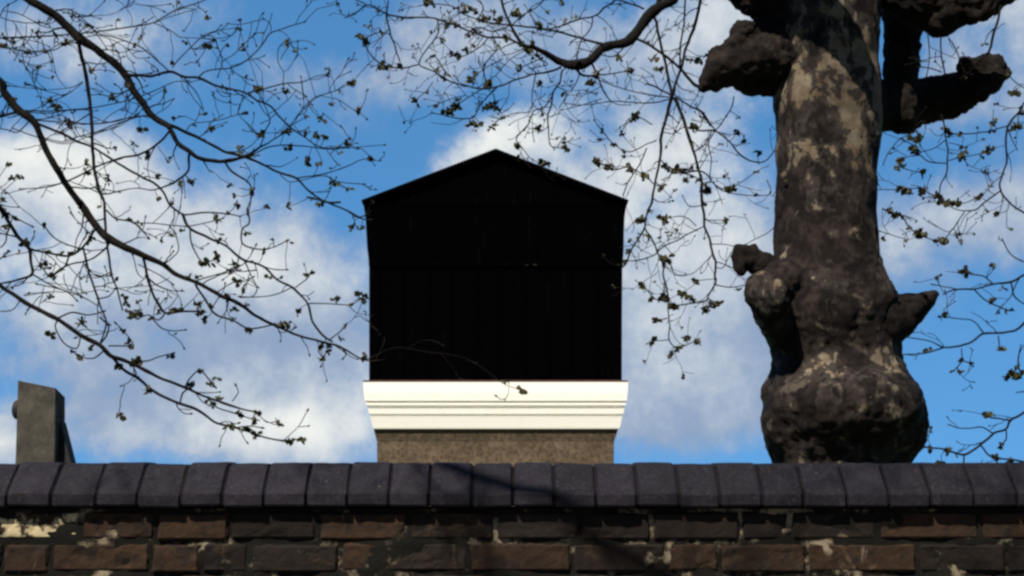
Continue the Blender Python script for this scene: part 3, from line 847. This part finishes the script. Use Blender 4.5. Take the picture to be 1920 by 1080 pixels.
family(ltree, 5.2, '''
S -500,-80,36 -300,-20,26 -140,60,18 A -20,390,13 20,460,13 90,550,14 150,590,14 190,650,11 235,760,11 300,870,11 350,950,11 400,1020,10 B 325,0,10 385,90,10 440,145,11 560,205,9 660,250,7 720,295,7 800,325,6 890,375,6 970,410,6 1030,455,5 1110,495,5 1200,535,4 1290,560,4 1370,580,4 1430,615,3 1490,640,2 1560,635,2
A 150,595,7 240,640,6 320,670,6 380,705,6 440,725,5 510,765,5 600,820,5 700,880,5 770,915,5 815,960,5 850,1020,5 900,1065,4 B 740,50,5 770,105,5 850,145,4.5 920,180,4.5 985,230,4.5 1060,255,4 1130,315,4 1190,350,4 1245,410,4 1265,480,4 1310,540,4 1340,560,3
A 90,550,3 200,555,3 330,550,2.5 450,540,2.5 560,520,2.5 680,490,2.5 780,450,2.5 870,410,2 940,405,2
A 150,600,3 300,610,3 480,620,3 600,600,3 690,580,2.5 760,590,2
A 20,470,4 -40,520,6 -20,580,6 70,565,6 100,560,5
A 60,640,2.5 200,690,2.5 330,720,2 420,690,2 560,640,2 690,570,2
A 150,600,3 90,660,2.5 40,650,2.5 -10,640,2
B 575,210,5 590,270,5 610,350,5 640,410,5 670,445,4 740,440,4 800,440,4
B 600,270,2 560,250,2 640,290,2 700,330,2
B 610,460,2.5 650,505,2.5 700,520,2 750,515,2
B 670,445,3 640,475,2.5 600,455,2.5 560,470,2
B 790,330,4 830,390,4 870,450,4 950,480,3 1010,510,3 1100,495,2.5
B 770,110,3 780,180,3 820,240,2.5 870,230,2
B 660,250,2.5 720,200,2 715,140,2 690,100,2
B 740,50,3 840,40,3 920,45,2.5 970,55,2
B 985,230,3 1020,300,2 1040,350,2 1020,380,2 970,380,2
B 970,385,2 1100,375,2 1180,345,2
B 1245,410,2.5 1320,408,2 1420,415,2
B 1190,350,2 1240,310,2 1260,280,2
B 1060,255,2 1110,270,2 1160,272,1.5
B 780,320,2.5 850,300,2.5 900,285,2 960,260,2
B 870,370,2 930,330,2 960,320,2
B 1330,560,2.5 1380,520,2 1400,495,2
B 1310,575,2.5 1290,600,2 1310,632,2
B 1360,580,2.5 1400,610,2 1390,630,2
B 1380,0,4 1340,0,4 1300,-10,4 1250,-20,4
B 1480,640,2 S 740,652,.7 800,660,.6 860,668,.6 905,690,.6 945,720,.7 985,733,.6
B 1330,0,3 1400,30,3 1450,60,3 1500,70,2
''', LB, 25, .9, 'heavy branch sagging towards the black tower', .12)
family(ltree, 4.7, '''
S -500,120,30 -300,260,16 -120,400,8 B -20,315,6.5 60,375,7 130,420,7 200,455,7 260,490,7 330,540,7 400,575,7 450,620,7 520,645,6 600,685,6 660,715,5 740,745,5 830,785,4 900,810,4 980,835,3 1050,850,2
B 450,620,5 500,675,5 570,720,5 640,775,5 730,815,5 800,840,5 870,890,4 950,910,4 1010,930,3 1090,955,3 1160,965,3 1220,955,2
B 230,480,3 225,510,2.5 260,570,2.5 310,590,2.5 325,540,2.5
B 230,470,3 290,445,3 360,455,2.5 420,440,2.5
B 400,575,4 430,540,3 440,500,3 410,470,3
B 440,580,2.5 500,580,2.5 540,575,2 500,520,2 470,490,2
B 420,600,3 380,630,2.5 330,625,2 300,605,2
B 520,645,3 600,640,2.5 640,625,2 700,610,2
B 750,745,3 770,710,2.5 810,680,2.5 850,720,2.5 870,745,2
B 730,815,3 740,770,3 770,750,3
B 840,790,3 880,830,2.5 940,850,2.5 970,860,2 1030,880,2
B 840,785,3 920,820,2.5 1045,852,2
B 960,910,2.5 1010,905,2 1060,912,2
B 940,805,2 965,770,2 955,740,2
B 0,440,2 50,435,2 80,400,2
''', 'B 325,490 335,480 495,520 520,575 205,540 215,535 330,620 300,605 480,665 490,660 560,650 550,640 600,755 595,760 760,745 775,735 820,680 805,690 870,710 865,740 850,735 860,815 845,800 885,790 970,860 960,855 1045,850 1035,880 990,920 1000,915 1040,935 930,905 1175,965 1165,968 1185,962 1220,955 1230,958 690,620 370,590', 26, 0.47, 'lowest branch, nearly leafless, dipping to the coping', .08, Dt=5.6)
family(ltree, 4.9, '''
S -500,30,26 -300,120,14 -140,260,7 B -10,10,8 30,70,6 75,140,6 120,190,6 125,240,5 130,290,5 80,310,4 0,330,3
B 120,190,4 200,205,4 280,215,4 340,175,4 385,110,4 395,90,4
B 335,180,4 350,240,4 365,300,4 390,370,4 410,430,3 430,490,3 410,560,3
B 130,290,3 200,330,2.5 270,360,2.5 310,395,2
B 280,215,3 260,260,3 210,300,3
B 75,140,3 30,130,2.5 0,125,2.5
B 390,390,2.5 440,380,2.5 465,350,2
B 400,420,2 330,380,2 240,350,2 150,330,2
B 330,190,2.5 230,150,2.5 180,95,2.5
B 10,30,3 60,60,2.5 130,95,2
''', 'B 205,380 165,250 180,245 210,300 220,305 110,165 100,160 180,95 190,200 250,205 10,30 20,45 60,60 A 40,820 60,890 100,880 20,1000', 27, 1.76, 'short branch hanging from the edge', .15, Dt=5.6)
# an unseen limb of the same tree, added over the street to dapple the wall
mb = MB(); lf = MB(); rg = random.Random(77)
def free_limb(mb, lf, pts, rad, rg, dens):
    q, w = smooth_chain(pts, rad, 14)
    q = [p + rv(rg) * .012 for p in q]
    mb.tube(q, w, 7)
    for i in range(6, len(q)):
        if rg.random() < dens:
            v = (q[i] - q[i-1]).normalized()
            v = (v * .5 + v.cross(rv(rg)).normalized() + Vector((0, 0, -.15))).normalized()
            p = q[i].copy(); pp = [p]; 
            for k in range(9):
                v = (v + rv(rg) * .22).normalized(); p = p + v * rg.uniform(.06, .11); pp.append(p)
            rr = [max(.003, w[i] * .45 * (1 - k / 10)) for k in range(10)]
            mb.tube(pp, rr, 5)
            for k in range(2, 10):
                for _ in range(2): shoot(mb, lf, pp[k], v, .003, rg, 2)
free_limb(mb, lf, [(TL.x + .06, 5.55, 4.4), (-2.5, 3.6, 4.75), (-1.9, 2.2, 4.6), (-1.1, 1.5, 4.5), (0.0, 1.2, 4.45), (1.1, 1.1, 4.5)], [.05, .036, .024, .016, .011, .006], rg, .55)
o = build('branch', mb, TWIG, ltree, smooth=True); build('leaves', lf, LEAF, o)

# ---- the branches of the plane tree
family(plane, 7.75, '''
S 1560,-150,70 1490,-250,60 1390,-330,48 1300,-300,34 1262,-180,24 1275,-60,16 K 1720,-20,18 1640,30,18 1570,90,19 1530,150,18 1470,215,18 1400,230,16 1340,250,17 1280,310,17 1200,335,18 1130,320,14 1060,280,11 990,245,9 940,235,8 905,190,7 870,130,6 840,60,6 820,-20,6
K 1360,230,7 1260,205,5 1160,175,5 1050,150,5 930,135,4 780,120,4 700,100,3 600,60,3
K 1070,150,3 1140,130,4 1220,100,4 1300,85,4 1350,40,4 1410,0,4 1440,-20,4
K 1555,45,5 1490,20,4 1420,0,4
K 1290,90,3 1280,150,3 1230,210,3 1210,300,3
K 1130,345,6 1060,370,5 980,385,4 920,400,4 830,435,4 740,455,4 640,440,3.5 540,410,3.5 470,365,3 400,330,3 440,250,3 480,200,3 500,150,3 490,100,3
K 940,240,6 860,200,5 760,190,5 690,170,4 560,120,4 460,90,4 330,90,4 240,75,4 200,55,4 130,25,3.5 80,60,3 20,90,3
K 130,25,3 60,-10,3 20,-30,3
K 240,0,3 235,100,4 255,180,4 275,240,3.5 300,310,3
K 400,330,3 310,350,3.5 220,335,3.5 160,290,3 120,230,2.5 105,190,2.5
K 255,180,2.5 205,165,2.5 140,185,2.5
K 1135,360,4 1120,430,4 1090,470,4 1080,540,4 1060,590,4 1065,660,3.5 1070,740,2 1110,760,2
K 1090,480,3 1050,545,3 990,570,3 960,640,3 900,710,3 930,760,2 980,820,2 1040,840,2
K 1000,380,3 980,480,2.5 975,570,2 900,580,2 830,600,2
K 1290,330,5 1320,400,4 1350,470,4 1400,530,2 1480,540,2
K 1200,345,8 1230,380,6 1270,390,5 1380,380,3 1500,360,3
K 800,450,3 720,530,3 680,600,3 620,610,3 560,600,2.5 470,580,2
K 640,490,2 560,510,2 480,540,2 
K 720,460,2.5 650,500,2.5 590,540,2.5
K 470,420,2 440,465,2 390,510,2 400,550,2
K 750,440,3 730,350,3 760,300,3 800,250,2.5 780,190,2.5
K 700,450,2 790,390,2 860,310,2 940,260,2
K 870,140,3 930,80,3 1000,40,2.5 1040,0,2.5
K 870,130,3 780,160,3 700,140,3 640,180,3
K 760,190,3 700,250,2.5 620,290,2.5 550,280,2
K 620,60,2.5 560,30,2.5 470,20,2.5 400,30,2
K 700,100,3 730,40,3 700,0,2.5
K 430,320,2.5 480,290,2.5 540,385,2
K 1000,250,3 1020,300,3 1060,330,2.5 980,350,2
K 900,190,2 960,160,2 1080,190,2
K 1100,440,2.5 1160,480,2.5 1120,560,2 1200,550,2 1330,510,2
K 1460,230,3 1400,290,3 1300,270,2.5 1230,250,2
K 780,480,2.5 790,540,2.5 740,555,2.5
K 830,300,2.5 740,350,2 670,400,2
K 1030,300,2.5 960,330,2.5 920,345,2
''', 'K 100,190 110,200 90,185 130,205 205,165 55,425 210,340 250,340 225,345 310,345 470,290 490,360 540,385 530,395 520,210 550,120 540,130 590,130 730,100 740,90 720,110 760,95 1020,130 1010,140 895,65 700,165 440,5 470,20 640,60 920,340 910,350 970,250 980,240 1020,300 1000,295 660,400 690,385 670,410 760,420 750,430 440,465 380,510 370,505 400,540 485,540 460,580 530,570 570,560 600,560 550,575 580,545 610,510 600,520 780,550 770,540 800,560 785,565 740,550 670,635 660,640 690,640 770,655 790,645 830,600 1010,650 910,745 905,750 1040,840 1060,845 1030,835 1110,710 1140,710 1150,765 1285,420 1275,430 570,275 600,280 640,260 940,240 1030,430 850,200 800,110 840,180 960,260 620,20 650,30 690,60 590,40 780,60 1060,60 1140,10 1310,370', 31, 2.09, 'big dark branch sweeping out across the sky', .22)
family(plane, 7.8, '''
S 1560,-150,60 1480,-300,40 1400,-260,24 1340,-120,12 1322,-50,5 K 1850,-20,7 1835,50,7 1810,150,7 1770,250,6 1750,340,6 1720,420,6 1700,495,8 1670,600,7 1645,700,7 1640,800,6 1610,950,5 G 240,60,6 235,100,6 205,180,5 195,245,5 160,310,4 120,370,4 100,430,4 75,460,3
S 1400,-260,10 1330,-150,5 1295,-60,4 K 1770,-20,4 1760,120,4 1740,250,4 1740,340,4
S 1300,-200,6 1255,-60,6 K 1615,60,6 1620,120,6 1640,220,6 1670,350,6 1690,450,6 1700,490,6
K 1520,200,6 1600,240,6 1680,300,6 1740,350,6 1810,430,7 1850,450,7
K 1700,495,4 1640,460,4 1575,430,4
K 1710,500,8 1750,590,7 1780,690,7 1810,780,6 1830,850,6 1855,950,5 G 500,10,7 500,100,7 515,180,6 515,240,6 545,320,6 555,380,6 575,430,6 570,500,5 575,545,5 540,600,4 515,640,3 440,650,3 340,665,3
K 1700,500,3 1600,490,3 1500,470,2.5 1400,440,2.5 1300,400,2
K 1690,510,3 1580,530,3 1400,520,2.5 1250,540,2 1150,530,2
K 1720,500,4 1800,550,4 1860,580,4 1900,650,4 E 200,580,4 280,680,4 360,750,4 430,830,4 530,860,3 600,800,2.5
E 385,510,3 370,570,3 320,650,3 280,700,3 250,760,3 265,850,2.5 260,950,2.5 330,1000,2.5 400,980,2 500,910,2
E 150,670,4 200,690,4 280,690,4
G 195,245,4 235,310,4 265,380,4 290,430,4 295,500,4 315,580,4 320,640,4 322,700,3 328,770,3 325,840,3 345,875,3 375,890,2
G 515,235,3 440,275,3 370,315,3 300,345,3 240,395,3 160,420,3 100,425,2
G 575,430,3 630,445,2.5 680,470,2
G 575,550,3 650,565,2.5 720,555,2
G 550,335,2.5 620,335,2 700,345,2 800,300,2 850,275,2 890,240,2
G 325,845,2.5 250,850,2 210,865,2
G 350,880,2.5 400,880,2 470,850,2 490,870,2
G 545,400,2 490,460,2 440,495,2 360,500,2
G 570,520,2 460,530,2
G 260,380,2.5 290,340,2.5 340,385,2
G 320,640,3 250,625,3 200,570,2.5 150,530,2
G 470,240,2.5 430,200,2.5 380,185,2.5 300,200,2
G 500,130,2.5 430,130,2.5 400,80,2
G 515,205,2 570,208,2 640,205,2
G 560,0,3 600,45,3 700,70,2.5 860,70,2 850,0,2
K 1610,950,3 1560,905,3 1480,860,3 1400,870,3 1320,830,3
K 1640,820,3 1700,870,4 1760,885,4 1850,880,4 1900,920,3
K 1810,780,3 1870,740,3 1900,680,3
K 1570,760,3 1530,850,3 1470,940,3 1450,1000,2.5
K 1620,720,3 1570,740,2.5 1480,780,2.5 1400,740,2.5 1340,670,2.5 1300,620,2
K 1880,960,2.5 1800,900,3 1700,890,3
K 1600,640,2.5 1520,600,2.5 1470,620,2 1440,690,2
''', 'K 1500,610 1510,600 1490,625 1520,590 1440,690 1340,670 1400,740 1320,830 1300,820 1310,840 1370,860 1380,855 1560,905 1550,915 1570,895 1480,860 1700,880 1720,870 1740,870 1790,870 1760,880 1820,660 1810,655 1800,740 1870,960 1880,970 1830,310 1840,320 1880,290 1480,370 1490,360 1610,300 1640,360 1440,300 1450,780 1640,960 1680,870 1660,860 E 160,320 200,310 400,700 510,810 160,670 150,680 430,740 410,620 500,910 350,1000 380,1000 G 290,625 270,625 310,630 240,630 325,640 440,620 425,615 455,622 400,605 570,655 590,640 550,650 540,665 580,660 600,650 510,690 350,665 360,660 180,565 190,560 310,415 340,390 300,430 320,425 295,410 170,195 180,205 165,200 230,155 300,200 295,210 305,190 640,205 310,270 215,300 260,735 250,730 235,855 375,890 365,900 385,885 340,910 405,830 475,850 650,40 640,45 660,35 525,45 530,55 465,530 125,315 110,370 85,430 420,0 480,0 690,575', 32, 1.46, 'hanging branch with a knot of shoots beside the trunk', .18)
family(plane, 7.0, '''
S 1960,-70,14 2040,-40,10 2075,60,8 2040,140,6 H 1130,-60,6 1060,20,6 970,130,7 950,260,6 955,400,6 920,500,6 910,600,6 970,690,6 1080,770,6
H 910,610,5 800,690,5 740,740,5 650,755,4 560,730,3 470,660,4 380,620,3 320,580,3
H 650,760,4 600,830,4 560,890,3 510,900,2.5 400,830,2
S 1764,215,2 H 500,120,5 510,160,5 515,240,5 530,310,5 525,400,5 520,480,5 480,560,4 465,650,4
H 540,195,5 680,195,4 820,180,4 960,140,4
H 525,410,4 400,400,4 330,350,4 260,270,3 190,230,3
H 530,390,3 600,370,4 700,355,3 810,325,3
H 330,330,3 430,300,3 500,250,3
H 330,350,3 250,360,3 190,380,3 180,430,4 270,465,3 340,470,2.5
H 60,430,3 100,330,3 190,230,3 300,180,3
H 380,620,3 330,590,3 130,600,3 20,600,3
H 60,740,5 130,770,6 200,800,5 250,870,4 330,930,4 480,970,4 560,890,3
H 310,920,2 250,960,2 130,930,3 40,900,3
H 470,690,3 560,700,4 640,700,3 740,660,3 800,620,2.5 850,560,2.5
H 970,700,3 960,750,2.5 900,770,2
H 530,260,2.5 600,275,2.5 660,300,2.5 640,340,2.5
E 1800,30,6 1770,150,6 1730,290,6
E 1480,200,4 1485,300,4 1500,380,4
E 1410,170,3 1420,300,2.5 1405,400,2.5
E 1350,355,3 1410,360,3 1480,380,3
E 1520,200,3 1560,260,3 1580,320,3
E 1840,400,3 1880,440,2.5 1930,470,2.5
''', 'H 520,165 510,155 530,175 500,150 540,180 290,310 270,290 310,330 280,325 300,340 300,240 320,230 330,220 180,380 190,385 180,430 350,460 340,490 640,340 650,335 620,370 630,360 840,305 860,305 830,310 820,330 865,120 850,170 860,110 1030,140 1020,150 1060,40 190,600 170,605 210,600 240,620 480,690 500,690 520,700 560,700 540,690 590,695 610,700 740,660 730,665 755,655 840,570 345,600 880,770 100,750 130,765 160,780 200,790 250,870 320,925 340,935 300,920 360,940 450,970 480,975 500,970 520,965 600,920 60,970 440,640 E 1860,490 1880,480 1880,670 1840,380', 33, 1.35, 'loosely hanging branch on the outer side of the trunk', .12, Dt=7.3)
family(plane, 6.8, '''
S 2075,60,8 2060,260,7 2030,420,6 1990,520,5 Q 1253,490,4 1180,525,3.5 1090,530,3.5 1030,570,3.5 930,585,3 870,560,2 780,545,2
S 2040,370,4 1980,490,4 Q 1253,295,4 1200,320,4 1130,330,3 1050,350,3 980,350,3 930,370,2
Q 1200,325,3 1215,380,3 1253,410,2
Q 1130,330,2.5 1090,300,2.5 1040,290,2.5 1020,280,2.5
Q 1050,350,2.5 1090,390,2.5 1150,420,2.5 1190,437,2
Q 980,350,2 930,340,2 880,330,2 
S 2030,420,5 2010,620,5 1985,720,5 Q 1253,850,4 1200,880,4 1180,915,4 1130,935,4 1080,980,4 1010,1020,4 930,1000,3 850,990,3
Q 1200,880,3 1120,870,3 1100,850,2
Q 1090,530,3 1050,480,2 990,470,2 910,460,2
Q 930,585,3 850,610,2.5 760,615,2
Q 1000,590,2 1000,640,2 970,680,2
Q 1000,640,2 1045,650,2
Q 1010,1025,3 1005,1080,3
Q 1253,240,3 1200,210,2 1165,150,2
Q 1130,935,2.5 1080,910,2.5 1000,915,2 950,900,2
Q 1180,920,2.5 1180,960,2.5 1150,990,2
S 1985,700,3 Q 1253,690,3 1230,650,3 1240,580,2
Q 1235,660,2.5 1200,700,2.5 1170,705,2
Q 1150,540,2.5 1155,595,2
Q 1180,1040,2.5 1130,1030,2.5
Q 1253,1050,4 1200,1040,3 1120,1030,3 1080,985,3
Q 1220,770,2 1253,765,2
''', 'Q 1020,280 1010,275 1030,290 1125,255 1130,260 1125,390 1120,400 1130,395 1190,435 1165,350 860,600 1045,650 1000,640 960,680 1000,690 1155,595 1230,700 1200,700 1240,700 1215,705 1185,703 1225,660 865,990 870,1000 930,1000 940,1005 1150,1035 1140,1030 1200,1040 1190,1050 1160,980 1105,850 920,1050 925,460', 34, 0.65, 'sparse twiggy branch low beside the burr', .1, Dt=7.1)
